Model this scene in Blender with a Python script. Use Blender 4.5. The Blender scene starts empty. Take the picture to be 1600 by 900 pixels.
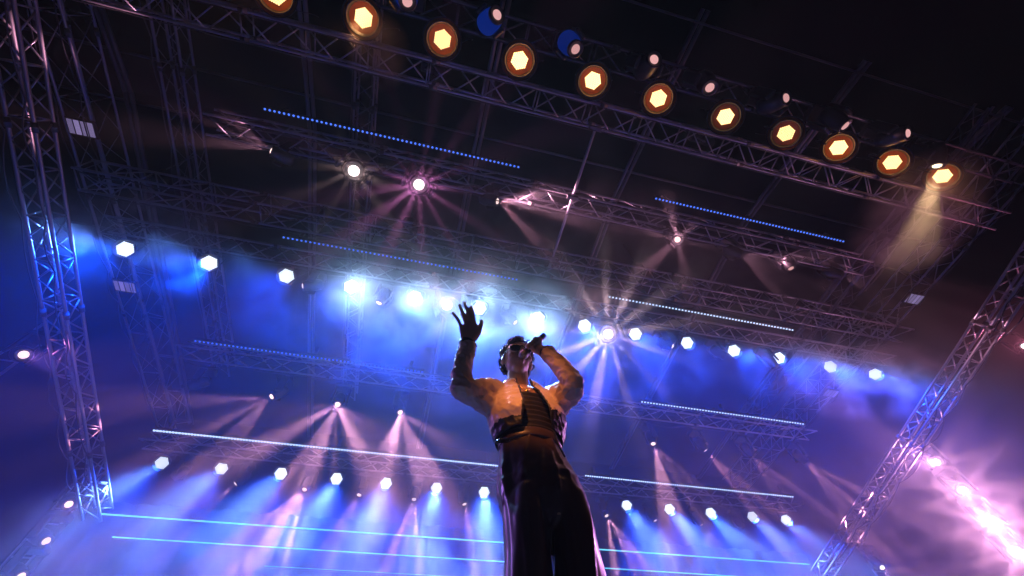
import bpy, bmesh, math, random
from mathutils import Vector, Matrix, Quaternion, noise
random.seed(7)
S = bpy.context.scene
COL = S.collection

# ------------------------------------------------------------------ camera
FPX = 652.0                                    # focal length in pixels of the 1600 px wide photograph
ax = Vector((3746, 665, FPX)).normalized()     # stage left-right axis seen from the camera
ay = Vector((-300, 1050, FPX)); ay = (ay - ay.dot(ax) * ax).normalized()
az = ax.cross(ay)
cam_right = Vector((ax.x, ay.x, az.x)); cam_down = Vector((ax.y, ay.y, az.y)); cam_fwd = Vector((ax.z, ay.z, az.z))
cam = bpy.data.cameras.new('camera'); cam_o = bpy.data.objects.new('camera', cam); COL.objects.link(cam_o)
cam.lens = FPX / 1600 * 36; cam.sensor_width = 36; cam.clip_start = 0.05; cam.clip_end = 2000
CM = Matrix((cam_right, -cam_down, -cam_fwd)).transposed().to_4x4(); CM.translation = (0, 0, 1.22)
cam_o.matrix_world = CM
S.camera = cam_o
CAM = Vector((0, 0, 1.22))

# ------------------------------------------------------------------ world (night)
W = bpy.data.worlds.new('World'); S.world = W; W.use_nodes = True
wn = W.node_tree
sky = wn.nodes.new('ShaderNodeTexSky'); sky.sky_type = 'NISHITA'; sky.sun_disc = False
sky.sun_elevation = math.radians(-4); sky.sun_rotation = math.radians(150)
wn.links.new(sky.outputs[0], wn.nodes['Background'].inputs[0])
wn.nodes['Background'].inputs[1].default_value = 0.004

# ------------------------------------------------------------------ render settings
c = S.cycles
c.use_denoising = True; c.use_adaptive_sampling = True; c.adaptive_threshold = .02; c.adaptive_min_samples = 24; c.use_light_tree = True
c.max_bounces = 2; c.diffuse_bounces = 1; c.glossy_bounces = 1; c.transmission_bounces = 1
c.volume_bounces = 0; c.transparent_max_bounces = 8
c.sample_clamp_indirect = 4.0
c.volume_step_rate = 2.5; c.volume_max_steps = 48
V = S.view_settings
V.view_transform = 'Standard'; V.look = 'None'; V.exposure = -0.45; V.gamma = 1.0; V.use_curve_mapping = False

# ------------------------------------------------------------------ materials
def nodes_of(name):
    m = bpy.data.materials.new(name); m.use_nodes = True
    return m, m.node_tree, m.node_tree.nodes['Principled BSDF']
def surf(name, col, rough=.5, metal=0., var=.25, scale=14., bump=0., sheen=0., coat=0.):
    m, nt, p = nodes_of(name)
    tc = nt.nodes.new('ShaderNodeTexCoord'); n = nt.nodes.new('ShaderNodeTexNoise')
    n.inputs['Scale'].default_value = scale; n.inputs['Detail'].default_value = 5
    nt.links.new(tc.outputs['Object'], n.inputs['Vector'])
    mx = nt.nodes.new('ShaderNodeMix'); mx.data_type = 'RGBA'
    mx.inputs[6].default_value = tuple(v * (1 - var) for v in col) + (1,)
    mx.inputs[7].default_value = tuple(min(1, v * (1 + var)) for v in col) + (1,)
    nt.links.new(n.outputs['Fac'], mx.inputs[0]); nt.links.new(mx.outputs[2], p.inputs['Base Color'])
    mr = nt.nodes.new('ShaderNodeMapRange'); mr.inputs[3].default_value = max(.02, rough - .12); mr.inputs[4].default_value = min(1, rough + .12)
    nt.links.new(n.outputs['Fac'], mr.inputs[0]); nt.links.new(mr.outputs[0], p.inputs['Roughness'])
    p.inputs['Metallic'].default_value = metal
    if name in ('black_roof_sheet', 'black_stage_cloth'): p.inputs['Specular IOR Level'].default_value = .08
    p.inputs['Sheen Weight'].default_value = sheen; p.inputs['Coat Weight'].default_value = coat
    if bump:
        b = nt.nodes.new('ShaderNodeBump'); b.inputs['Strength'].default_value = bump; b.inputs['Distance'].default_value = .01
        nt.links.new(n.outputs['Fac'], b.inputs['Height']); nt.links.new(b.outputs[0], p.inputs['Normal'])
    return m
def glow(name, col, strength):
    m = bpy.data.materials.new(name); m.use_nodes = True; nt = m.node_tree; nt.nodes.clear()
    o = nt.nodes.new('ShaderNodeOutputMaterial'); e = nt.nodes.new('ShaderNodeEmission')
    e.inputs[0].default_value = tuple(col) + (1,); e.inputs[1].default_value = strength
    oi = nt.nodes.new('ShaderNodeObjectInfo'); vr = nt.nodes.new('ShaderNodeMapRange')      # no two lamps burn alike
    vr.inputs[3].default_value = strength * .72; vr.inputs[4].default_value = strength * 1.3
    nt.links.new(oi.outputs['Random'], vr.inputs[0]); nt.links.new(vr.outputs[0], e.inputs[1])
    nt.links.new(e.outputs[0], o.inputs[0])
    m.cycles.emission_sampling = 'NONE'        # the lamp objects carry the light, the faces are only seen
    return m
M = dict(
    alu=surf('aluminium', (.40, .40, .42), .40, .5, .3, 30),
    alu2=surf('dull_aluminium', (.24, .24, .26), .45, .5, .3, 25),
    steel=surf('painted_steel', (.16, .155, .16), .5, .3, .2, 8),
    black=surf('black_housing', (.022, .022, .024), .42, 0, .3, 20),
    bowl=surf('halo_orange_bowl', (.30, .10, .012), .5, .0, .2, 20),  # orange halo of the lamps put into the bowl colour
    cable=surf('black_cable', (.05, .05, .055), .4, 0, .2, 20),
    canopy=surf('black_roof_sheet', (.008, .008, .010), .7, 0, .4, 1.2, .3),
    cloth=surf('black_stage_cloth', (.015, .015, .02), .9, 0, .3, 4, .4),
    ground=surf('trampled_ground', (.06, .055, .05), .9, 0, .4, .8, .3),
    deck=surf('black_stage_deck', (.035, .033, .032), .55, 0, .4, 3, .2),
    jacket=surf('tan_jacket', (.58, .44, .38), .42, 0, .14, 22, .4),
    jacket_dark=surf('black_jacket_panel', (.012, .012, .015), .45, 0, .2, 12, .2),
    trousers=surf('dark_satin_trousers', (.055, .032, .034), .34, 0, .2, 6, .25),
    top=surf('black_ribbed_top', (.02, .018, .02), .35, 0, .2, 12),
    skin=surf('skin', (.42, .24, .17), .45, 0, .1, 14, .06),
    hair=surf('dark_hair', (.012, .009, .008), .32, 0, .3, 30),
    glass=surf('dark_sunglasses', (.008, .008, .01), .08, 0, .1, 5, 0, 0, .6),
    gold=surf('gold', (.8, .55, .2), .25, 1, .1, 10),
    mic=surf('microphone_black', (.02, .02, .022), .3, 0, .2, 20),
    mesh=surf('microphone_grille', (.2, .2, .21), .35, .8, .3, 120, .5),
    tape=surf('pink_tape', (.75, .25, .22), .5, 0, .1, 10),
    led_warm=glow('amber_led', (1.0, .62, .26), 3.6),
    led_white=glow('blue_white_led', (.74, .84, 1.0), 2.4),
    led_bar=glow('blue_bar_led', (.07, .19, 1.0), 1.5),
    led_bar_white=glow('white_bar_led', (.5, .68, 1.0), 2.8),
    led_cyan=glow('cyan_strip', (.16, .7, .95), 2.2),
    lens_pink=glow('pink_lens', (1.0, .68, .66), 2.4),
    lens_dim=glow('dim_pink_lens', (1.0, .5, .5), .9),
    blue_sheen=glow('blue_sheen_glow', (.008, .06, .7), .3),  # dim emission standing in for blue wash light on the black heads
    lens_warm=glow('warm_lens', (1.0, .8, .5), 4),
    lens_hot=glow('hot_pink_white_lens', (1.0, .86, .9), 4),
    panel=glow('lavender_panel_glow', (.42, .33, .72), .55),
)

# ------------------------------------------------------------------ helpers
def link(o, parent=None):
    COL.objects.link(o)
    if parent is not None: o.parent = parent
    return o
def tag(o, label=None, cat=None, group=None, kind=None):
    if label: o['label'] = label
    if cat: o['category'] = cat
    if group: o['group'] = group
    if kind: o['kind'] = kind
    return o
def empty(name, loc=(0, 0, 0), label=None, cat=None, group=None):
    o = bpy.data.objects.new(name, None); o.location = loc; o.empty_display_size = .1
    return tag(link(o), label, cat, group)
def bm_mesh(name, bm, mat, smooth=False):
    me = bpy.data.meshes.new(name); bm.to_mesh(me); bm.free()
    for m in (mat if isinstance(mat, (list, tuple)) else [mat]): me.materials.append(m)
    if smooth:
        for p in me.polygons: p.use_smooth = True
    return me
def obj(name, me, parent=None, loc=None, rot=None, scale=None):
    o = bpy.data.objects.new(name, me)
    if loc is not None: o.location = loc
    if rot is not None: o.rotation_euler = rot
    if scale is not None: o.scale = scale
    return link(o, parent)
def add_box(bm, lo, hi):
    v = [bm.verts.new((x, y, z)) for x in (lo[0], hi[0]) for y in (lo[1], hi[1]) for z in (lo[2], hi[2])]
    for f in ((0, 1, 3, 2), (4, 6, 7, 5), (0, 4, 5, 1), (2, 3, 7, 6), (0, 2, 6, 4), (1, 5, 7, 3)):
        bm.faces.new([v[i] for i in f])
def box_mesh(name, lo, hi, mat, bevel=0.):
    bm = bmesh.new(); add_box(bm, lo, hi); bmesh.ops.recalc_face_normals(bm, faces=bm.faces)
    if bevel: bmesh.ops.bevel(bm, geom=bm.edges[:], offset=bevel, segments=1, affect='EDGES')
    return bm_mesh(name, bm, mat)
def frame_at(d):
    d = Vector(d).normalized(); u = d.orthogonal().normalized(); return d, u, d.cross(u)
def add_tube(bm, pts, r, n=6, cap=True):
    pts = [Vector(p) for p in pts]; rs = r if isinstance(r, (list, tuple)) else [r] * len(pts)
    rings = []; u = None
    for i, p in enumerate(pts):
        d = (pts[min(i + 1, len(pts) - 1)] - pts[max(i - 1, 0)]).normalized()
        if u is None: u = d.orthogonal().normalized()
        else: u = (u - u.dot(d) * d).normalized()
        w = d.cross(u)
        rings.append([bm.verts.new(p + rs[i] * (math.cos(2 * math.pi * k / n) * u + math.sin(2 * math.pi * k / n) * w)) for k in range(n)])
    for a, b in zip(rings, rings[1:]):
        for k in range(n): bm.faces.new((a[k], a[(k + 1) % n], b[(k + 1) % n], b[k]))
    if cap: bm.faces.new(rings[0][::-1]); bm.faces.new(rings[-1])
def tube_mesh(name, pts, r, mat, n=6, smooth=True):
    bm = bmesh.new(); add_tube(bm, pts, r, n); return bm_mesh(name, bm, mat, smooth)
def add_lathe(bm, prof, n=20, end=True, start=True):          # profile of (radius, z), turned about z
    rings = [[bm.verts.new((r * math.cos(2 * math.pi * k / n), r * math.sin(2 * math.pi * k / n), z)) for k in range(n)] for r, z in prof]
    for a, b in zip(rings, rings[1:]):
        for k in range(n): bm.faces.new((a[k], a[(k + 1) % n], b[(k + 1) % n], b[k]))
    if start: bm.faces.new(rings[0][::-1])
    if end: bm.faces.new(rings[-1])
def lathe_mesh(name, prof, mat, n=20, end=True, start=True):
    bm = bmesh.new(); add_lathe(bm, prof, n, end, start); bmesh.ops.recalc_face_normals(bm, faces=bm.faces); return bm_mesh(name, bm, mat, True)
UNIT = {}
def unit_tube(r, mat, n=6):
    k = (r, mat.name, n)
    if k not in UNIT: UNIT[k] = tube_mesh('tube', [(0, 0, 0), (0, 0, 1)], r, mat, n)
    return UNIT[k]
def strut(name, a, b, me, parent):
    a, b = Vector(a), Vector(b); d = b - a
    o = bpy.data.objects.new(name, me); o.location = a
    o.rotation_mode = 'QUATERNION'; o.rotation_quaternion = d.to_track_quat('Z', 'Y'); o.scale = (1, 1, d.length)
    return link(o, parent)
def ordinal(i):
    return ['first', 'second', 'third', 'fourth', 'fifth', 'sixth', 'seventh', 'eighth', 'ninth', 'tenth', 'eleventh', 'twelfth', 'thirteenth', 'fourteenth'][i]

# ------------------------------------------------------------------ setting
g = obj('ground', box_mesh('ground', (-400, -400, -.4), (400, 400, 0), M['ground'])); tag(g, 'dark trampled ground around the stage', 'ground', kind='structure')
sd = bpy.data.objects.new('stage', None); link(sd); tag(sd, 'black stage deck under the performer', 'stage', kind='structure')
pm = box_mesh('deck_panel', (.004, .004, 1.18), (1.996, .996, 1.30), M['deck'], .004)
for i in range(10):
    for j in range(12): obj('deck_panel', pm, sd, (-7.4 + 2 * i, 1.02 + j, 0))
obj('stage_skirt', box_mesh('stage_skirt', (-7.4, 1.06, 0), (12.6, 13.0, 1.175), M['cloth']), sd)

# rear backdrop of black cloth with shallow folds
bm = bmesh.new(); cols = []
for i in range(161):
    x = -8.5 + 22.4 * i / 160; y = 12.6 + .05 * math.sin(i * 1.7) + .03 * math.sin(i * .61)
    cols.append((bm.verts.new((x, y, 1.3)), bm.verts.new((x, y, 7.9)), bm.verts.new((x, y + .02, 1.3)), bm.verts.new((x, y + .02, 7.9))))
for a, b in zip(cols, cols[1:]):
    bm.faces.new((a[0], b[0], b[1], a[1])); bm.faces.new((b[2], a[2], a[3], b[3]))
bd = obj('backdrop', bm_mesh('backdrop', bm, M['cloth'], True)); tag(bd, 'black cloth backdrop hanging at the rear of the stage', 'backdrop', kind='structure')

# ------------------------------------------------------------------ trusses
def truss(name, label, p0, p1, w, h, bay, style='box', r=.025, rb=.013, mat='alu', group=None, rungs=True):
    p0, p1 = Vector(p0), Vector(p1); d = p1 - p0; L = d.length
    t = empty(name, p0, label, 'truss', group)
    X = d.normalized(); Y = Vector((0, 0, 1)).cross(X).normalized(); Z = X.cross(Y)
    t.rotation_mode = 'QUATERNION'; t.rotation_quaternion = Matrix((X, Y, Z)).transposed().to_quaternion()
    ch = unit_tube(r, M[mat], 8); br = unit_tube(rb, M[mat], 6); cp = unit_tube(r * 1.45, M['steel'], 8)
    if style == 'box': C = [(-w / 2, 0), (w / 2, 0), (w / 2, h), (-w / 2, h)]
    else: C = [(-w / 2, 0), (w / 2, 0), (0, h)]
    k = len(C); nb = max(1, round(L / bay)); s = L / nb
    for y, z in C: strut('chord', (0, y, z), (L, y, z), ch, t)
    for i in range(1, int(L / 3.0) + 1):
        if i * 3.0 < L - .2:
            for y, z in C: strut('coupler', (i * 3.0 - .07, y, z), (i * 3.0 + .07, y, z), cp, t)
    for f in range(k):
        a, b = C[f], C[(f + 1) % k]
        for i in range(nb):
            x = i * s
            A = lambda q, e: (q, e[0], e[1])
            if style == 'box':
                if rungs: strut('brace', A(x + .03, a), A(x + .03, b), br, t)
                strut('brace', A(x + .05, a), A(x + s / 2, b), br, t); strut('brace', A(x + s / 2, b), A(x + s - .03, a), br, t)
            else:
                strut('brace', A(x, a), A(x + s / 2, b), br, t); strut('brace', A(x + s / 2, b), A(x + s, a), br, t)
    if style == 'box' or w < .37:
        for q in range(2):                       # cables tied along a chord, sagging between the ties
            pts = []; x = .1; rn = random.Random(len(label) + q)
            while x < L - 1.2:
                stp = rn.uniform(.8, 1.5); sag = rn.uniform(.03, .14)
                for e in range(5): pts.append((x + stp * e / 5, C[q][0] + .03, C[q][1] - .03 - sag * math.sin(math.pi * e / 5)))
                x += stp
            obj('cable_loom', tube_mesh('cable_loom', pts, .011, M['cable'], 5), t)
    return t
def hoist(x, y, z, top, label):
    t = empty('chain_hoist', (x, y, z), label, 'hoist', 'chain hoists above the trusses')
    obj('body', box_mesh('body', (-.13, -.09, .25), (.13, .09, .55), M['black'], .03), t)
    strut('chain', (0, 0, .55), (0, 0, top - z), unit_tube(.012, M['steel'], 6), t)
    obj('hook', tube_mesh('hook', [(0, 0, .26), (0, 0, .12), (.05, 0, .05), (.04, 0, -.02), (-.02, 0, -.03)], .014, M['steel'], 6), t)
    obj('chain_bag', lathe_mesh('chain_bag', [(.06, .02), (.10, .06), (.11, .26), (.10, .3)], M['cloth'], 12), t, (.2, 0, 0))
CT = 'cross trusses under the stage roof'
truss('front_truss', 'long box truss below the row of amber lamps, nearest the camera', (-6.7, .95, 9.2), (11.8, .95, 9.2), .40, .42, .97, group=CT)
truss('lamp_truss', 'dark truss at the top carrying the amber lamps and dark moving heads', (-6.7, .02, 9.62), (11.8, .02, 9.62), .36, .36, 1.2, mat='alu2', group=CT)
truss('second_truss', 'box truss with starburst lamps behind the uppermost blue dotted bars', (-4.5, 2.65, 9.22), (9.6, 2.65, 9.22), .36, .36, .9, group=CT, rungs=False)
truss('deep_truss', 'wide purple lit box truss crossing the middle of the roof', (-6.7, 4.08, 9.0), (11.8, 4.08, 9.0), .42, .46, 1.0, group=CT)
truss('third_truss', 'small triangular truss above the row of big hexagonal lamps', (-6.2, 4.75, 8.75), (11.6, 4.75, 8.75), .34, .3, .8, 'tri', .02, .012, group=CT)
truss('fourth_truss', 'triangular truss just below the pair of middle dotted bars', (-5.0, 7.1, 8.1), (10.4, 7.1, 8.1), .36, .32, .9, 'tri', .02, .012, group=CT)
truss('rear_truss', 'rearmost triangular truss above the lower hexagonal lamps', (-6.0, 9.8, 7.75), (11.6, 9.8, 7.75), .36, .32, .9, 'tri', .02, .012, group=CT)
ST = 'side trusses running to the rear of the stage'
truss('side_truss', 'bright lattice truss slanting down the left edge of the picture', (-6.12, -.2, 8.32), (-6.12, 10.4, 6.32), .33, .30, .72, r=.027, group=ST)
truss('side_truss', 'bright lattice truss slanting down the right side beside the pink glare', (11.12, -.2, 8.02), (11.12, 10.0, 5.85), .33, .30, .72, r=.027, group=ST)
truss('side_truss', 'wide side truss at upper left with two striped panels', (-6.98, -1.2, 9.75), (-6.98, 12.4, 9.75), .45, .62, 1.3, rb=.009, group=ST)
truss('side_truss', 'wide side truss at upper right with two striped panels', (12.08, -1.2, 9.75), (12.08, 12.4, 9.75), .45, .62, 1.3, rb=.009, group=ST)
truss('inner_side_truss', 'narrow upper truss just right of the wide left side truss', (-5.25, -1.0, 9.78), (-5.25, 9.5, 9.78), .36, .36, .9, rb=.008, mat='alu2', group=ST, rungs=False)
truss('inner_side_truss', 'narrow upper truss just left of the wide right side truss', (10.4, -1.0, 9.78), (10.4, 9.5, 9.78), .36, .36, .9, rb=.008, mat='alu2', group=ST, rungs=False)
truss('roof_truss', 'narrow laced truss running back under the roof above the hand', (-2.1, -1.0, 10.35), (-2.1, 10.5, 10.35), .36, .3, .7, rb=.01, mat='alu2', group=ST, rungs=False)

for x_, nm in ((-5.9, 'left end'), (-.9, 'left half'), (4.6, 'right half'), (10.9, 'right end')):
    hoist(x_, .95, 9.62, 10.8, f'black chain hoist above the {nm} of the front truss')
    hoist(x_, 4.08, 9.46, 11.15, f'black chain hoist above the {nm} of the wide middle truss')
# roof: rafters on two slopes, eave bar, purlins and black sheets
PROF = [(-1.15, 10.38), (1.5, 10.95), (3.0, 11.22), (6.5, 11.1), (13.0, 10.75)]
rafter_words = ['leftmost roof rafter above the left side truss', 'roof rafter left of the laced roof truss', 'roof rafter above the performer and raised hand',
                'roof rafter right of the connecting pipe over the stage', 'roof rafter above the right half of the front truss', 'rightmost roof rafter by the right side truss']
for X, lb in zip((-7.05, -3.37, .28, 3.93, 7.58, 11.3), rafter_words):
    t = empty('roof_rafter', (X, PROF[0][0], PROF[0][1]), lb + ', dark steel', 'rafter', 'rafters of the stage roof')
    o = Vector((X, PROF[0][0], PROF[0][1]))
    for a, b in zip(PROF, PROF[1:]):
        for dx in (-.055, .055):
            strut('rafter_tube', Vector((X + dx, *a)) - o, Vector((X + dx, *b)) - o, unit_tube(.045, M['steel'], 8), t)
eb = obj('eave_bar', tube_mesh('eave_bar', [(-9, -.93, 10.36), (14.2, -.93, 10.36)], .022, M['steel'], 8)); tag(eb, 'thin straight bar along the front edge of the roof', 'bar')
for y, z, lb in ((2.2, 11.15, 'thin purlin under the roof over the second truss'), (3.2, 11.28, 'thin purlin along the ridge of the roof'), (6.4, 11.16, 'thin purlin under the rear slope of the roof')):
    tag(obj('roof_purlin', tube_mesh('roof_purlin', [(-9, y, z), (14.2, y, z)], .03, M['steel'], 8)), lb, 'purlin', 'purlins of the stage roof')
pp = empty('connecting_pipe', (2.27, 1.15, 9.16), 'straight pipe clamped under the front truss and running back to the next two', 'pipe')
strut('pipe', (0, 0, 0), (0, 3.0, 0), unit_tube(.03, M['alu'], 8), pp)
for y in (0., 1.35, 2.75):
    obj('clamp', box_mesh('clamp', (-.12, y - .04, -.05), (.12, y + .04, .06), M['steel'], .01), pp)
ro = empty('roof_canopy', (2.5, 0, 10.3), 'black sheet roof covering the stage trusses', 'roof'); ro['kind'] = 'structure'
for a, b in zip(PROF[1:], PROF[2:]):
    bm = bmesh.new(); add_box(bm, (-10, 0, 0), (10, 1, .03))
    for v in bm.verts:
        q = v.co.y; v.co.y = a[0] + (b[0] - a[0]) * q; v.co.z += a[1] + (b[1] - a[1]) * q + .16 - 10.3
    obj('roof_sheet', bm_mesh('roof_sheet', bm, M['canopy']), ro)

# ------------------------------------------------------------------ lamps
def spot(parent, loc, d, ang, blend, power, col, rad=.05, gobo=None):
    l = bpy.data.lights.new('lamp_light', 'SPOT'); o = bpy.data.objects.new('lamp_light', l); link(o, parent)
    o.location = loc; o.rotation_mode = 'QUATERNION'; o.rotation_quaternion = Vector(d).to_track_quat('-Z', 'Y')
    l.energy = power; l.color = col; l.spot_size = math.radians(ang); l.spot_blend = blend; l.shadow_soft_size = rad
    if gobo:                                     # the gobo wheel in the lamp: n rays around the axis
        n, ph, lo, hi, base = gobo
        l.use_nodes = True; nt = l.node_tree; em = nt.nodes['Emission']
        tc = nt.nodes.new('ShaderNodeTexCoord'); sp = nt.nodes.new('ShaderNodeSeparateXYZ'); nt.links.new(tc.outputs['Normal'], sp.inputs[0])
        def m(op, a, b=None):
            k = nt.nodes.new('ShaderNodeMath'); k.operation = op
            for i, v in enumerate((a, b)):
                if v is None: continue
                if isinstance(v, (int, float)): k.inputs[i].default_value = v
                else: nt.links.new(v, k.inputs[i])
            return k.outputs[0]
        phi = m('ARCTAN2', sp.outputs[1], sp.outputs[0])
        cs = m('COSINE', m('ADD', m('MULTIPLY', phi, float(n)), ph))
        c2 = m('MULTIPLY', m('COSINE', m('ADD', m('MULTIPLY', phi, 2.0), ph * 1.7)), .35)   # rays of unequal strength
        mr = nt.nodes.new('ShaderNodeMapRange'); mr.inputs[1].default_value = lo; mr.inputs[2].default_value = hi
        mr.inputs[3].default_value = base; mr.inputs[4].default_value = 1.
        nt.links.new(m('ADD', cs, c2), mr.inputs[0]); out = mr.outputs[0]
        if n < 8:                                # separate round openings on a ring: thin single rays
            rad_ = m('DIVIDE', m('SQRT', m('ADD', m('MULTIPLY', sp.outputs[0], sp.outputs[0]), m('MULTIPLY', sp.outputs[1], sp.outputs[1]))), m('ABSOLUTE', sp.outputs[2]))
            q = m('DIVIDE', rad_, math.tan(math.radians(ang / 2)))
            band = nt.nodes.new('ShaderNodeMapRange'); band.inputs[1].default_value = .24; band.inputs[2].default_value = .08
            nt.links.new(m('ABSOLUTE', m('SUBTRACT', q, .70)), band.inputs[0])
            core = nt.nodes.new('ShaderNodeMapRange'); core.inputs[1].default_value = .16; core.inputs[2].default_value = .05
            nt.links.new(q, core.inputs[0])
            out = m('MULTIPLY', m('ADD', m('MULTIPLY', out, band.outputs[0]), core.outputs[0]), 1.5)
        nt.links.new(out, em.inputs['Strength'])
    return o
# shared meshes: every lamp looks along its own -Z
def hex_cells(R, pitch, rc, n=6, z=0.):
    bm = bmesh.new()
    N = int(R / pitch) + 1
    for q in range(-N, N + 1):
        for s_ in range(-N, N + 1):
            if abs(q + s_) > N: continue
            x = pitch * (q + s_ / 2); y = pitch * s_ * math.sqrt(3) / 2
            vs = [bm.verts.new((x + rc * math.cos(math.pi * (2 * k + 1) / n), y + rc * math.sin(math.pi * (2 * k + 1) / n), z)) for k in range(n)]
            cv = bm.verts.new((x, y, z - rc * .35))
            for k in range(n): bm.faces.new((vs[k], cv, vs[(k + 1) % n]))
    return bm
PAR = dict(
    housing=lathe_mesh('housing', [(.09, .30), (.17, .27), (.215, .16), (.235, .02), (.255, -.02), (.262, -.10), (.252, -.104), (.235, -.06), (.215, -.005)], M['black'], 24, False),
    face_warm=bm_mesh('led_face', hex_cells(.15 * .7, .047 * .7, .0165, 8, -.012), M['led_warm']),
    face_white=bm_mesh('led_face', hex_cells(.15, .047, .0268, 6, -.012), M['led_white']),
    reflector=lathe_mesh('reflector', [(.02, -.002), (.17, -.004), (.21, -.010), (.25, -.026), (.28, -.045), (.30, -.068)], M['bowl'], 32, False),
    ring=lathe_mesh('rim', [(.27, -.02), (.305, -.055), (.318, -.080), (.312, -.086), (.302, -.072)], M['black'], 32, False, False),
    yoke=tube_mesh('yoke', [(-.265, 0, .02), (-.275, 0, .2), (-.25, 0, .34), (-.15, 0, .40), (.15, 0, .40), (.25, 0, .34), (.275, 0, .2), (.265, 0, .02)], .014, M['black'], 6),
    clamp=box_mesh('clamp', (-.05, -.04, .38), (.05, .04, .56), M['steel'], .01),
    cable=tube_mesh('power_cable', [(.12 + .34 * math.cos(a), .12 + .02 * math.sin(3 * a), .52 + .32 * math.sin(a)) for a in [math.pi * (.1 - 1.2 * k / 16) for k in range(17)]], .007, M['cable'], 5),
    fin=lathe_mesh('cooling_fins', [(.10, .40), (.14, .39), (.14, .375), (.09, .37), (.09, .355), (.14, .35), (.14, .335), (.09, .33), (.09, .31), (.12, .295)], M['black'], 18),
)
def aim_part(o, d):
    o.rotation_mode = 'QUATERNION'; o.rotation_quaternion = Vector(d).to_track_quat('-Z', 'Y')
def par(loc, d, kind, label, group, scale=1., cell_scale=1.):
    t = empty('wash_lamp', loc, label, 'stage lamp', group); t.scale = (scale,) * 3
    h = obj('housing', PAR['housing'], t); aim_part(h, (Vector(d).normalized() * .35 + (CAM - Vector(loc)).normalized() * .65) + Vector((random.uniform(-.12, .12), random.uniform(-.12, .12), 0)))
    f = obj('led_face', PAR['face_' + kind], h); f['kind'] = 'stuff'
    obj('cooling_fins', PAR['fin'], h)
    if kind == 'warm': obj('reflector', PAR['reflector'], h); obj('rim', PAR['ring'], h)
    obj('yoke', PAR['yoke'], t); obj('clamp', PAR['clamp'], t); obj('power_cable', PAR['cable'], t, rot=(0, 0, random.uniform(-.5, .5)))
    return t
MH = dict(
    base=box_mesh('base', (-.2, -.14, .36), (.2, .14, .48), M['black'], .02),
    arm=box_mesh('arm', (-.03, -.09, -.10), (.03, .09, .37), M['black'], .02),
    head=lathe_mesh('head', [(.06, .24), (.12, .21), (.145, .1), (.14, -.05), (.115, -.16), (.12, -.165), (.12, -.2), (.1, -.2), (.095, -.185)], M['black'], 20),
    lens=lathe_mesh('lens', [(.066, -.186), (.06, -.20), (.04, -.21), (.02, -.215)], M['lens_pink'], 16),
    clamp=box_mesh('clamp', (-.05, -.04, .48), (.05, .04, .62), M['steel'], .01),
)
def lens_of(mat):
    me = MH['lens'].copy(); me.materials.clear(); me.materials.append(M[mat]); return me
LENS = {k: lens_of(k) for k in ('lens_pink', 'lens_dim', 'blue_sheen', 'lens_warm', 'lens_hot')}
SHEEN_SHELL = lathe_mesh('sheen_shell', [(.122, -.15), (.143, -.06), (.149, .02), (.151, .09), (.147, .11)], M['blue_sheen'], 20)  # shell round the head body, painted blue sheen of the wash lamps
def moving_head(loc, d, label, group, lens='lens_pink', scale=1., beam=None, blue=False, name='moving_head_lamp'):
    t = empty(name, loc, label, 'stage lamp', group); t.scale = (scale,) * 3
    obj('base', MH['base'], t); obj('clamp', MH['clamp'], t)
    yaw = math.atan2(d[1], d[0]) + math.pi / 2
    for s_ in (-1, 1): obj('arm', MH['arm'], t, (s_ * .185 * math.cos(yaw), s_ * .185 * math.sin(yaw), 0), (0, 0, yaw))
    h = obj('head', MH['head'], t); aim_part(h, d)
    obj('lens', LENS[lens], h)
    if blue: obj('sheen_shell', SHEEN_SHELL, h)
    if beam:
        dd = Vector(d).normalized()
        spot(t, dd * .25, beam.get('d', d), *beam['a'], rad=beam.get('rad', .035), gobo=beam.get('g'))
    return t

DEEP = (.003, .062, 1.0); ICE = (.12, .31, 1.0); PINK = (1.0, .42, .62); ROSE = (1.0, .36, .55); AMBER = (1.0, .40, .16); MAG = (.95, .26, .72)

# amber wash lamps hanging from the lamp truss
XW = [-3.2, -1.9, -.65, .65, 1.97, 3.22, 4.58, 5.88, 7.07, 8.35, 9.61]
for i, x in enumerate(XW):
    dim = i in (6, 7)
    d = Vector((-.10 * (x - 1.5), .12 + .03 * math.sin(i * 2.1), -1))
    if i < 2: d = Vector((-.08, .2, -1))
    t = par((x, .41, 9.2), d, 'warm', f'{ordinal(i)} amber LED wash lamp from the left on the uppermost lamp row', 'amber lamps over the front of the stage')
    if 2 <= i <= 5:
        d = Vector((.5, 1.44, 2.86)) - Vector((x, .41, 9.2)); spot(t, d.normalized() * .16, d, 8, .9, 30, AMBER, .14)
    else: spot(t, d.normalized() * .16, d, 50 if i > 1 else 30, .9, 20 if dim else (500 if i < 2 else 30), AMBER, .14)
    pl = bpy.data.lights.new('added_halo_light', 'POINT'); po = bpy.data.objects.new('added_halo_light', pl); link(po, t); po.location = (CAM - Vector((x, .41, 9.2))).normalized() * .065  # point light added to brighten the bowl into an orange halo
    pl.energy = .6 if dim else 2.4; pl.color = (1.0, .33, .05); pl.shadow_soft_size = .02
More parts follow.
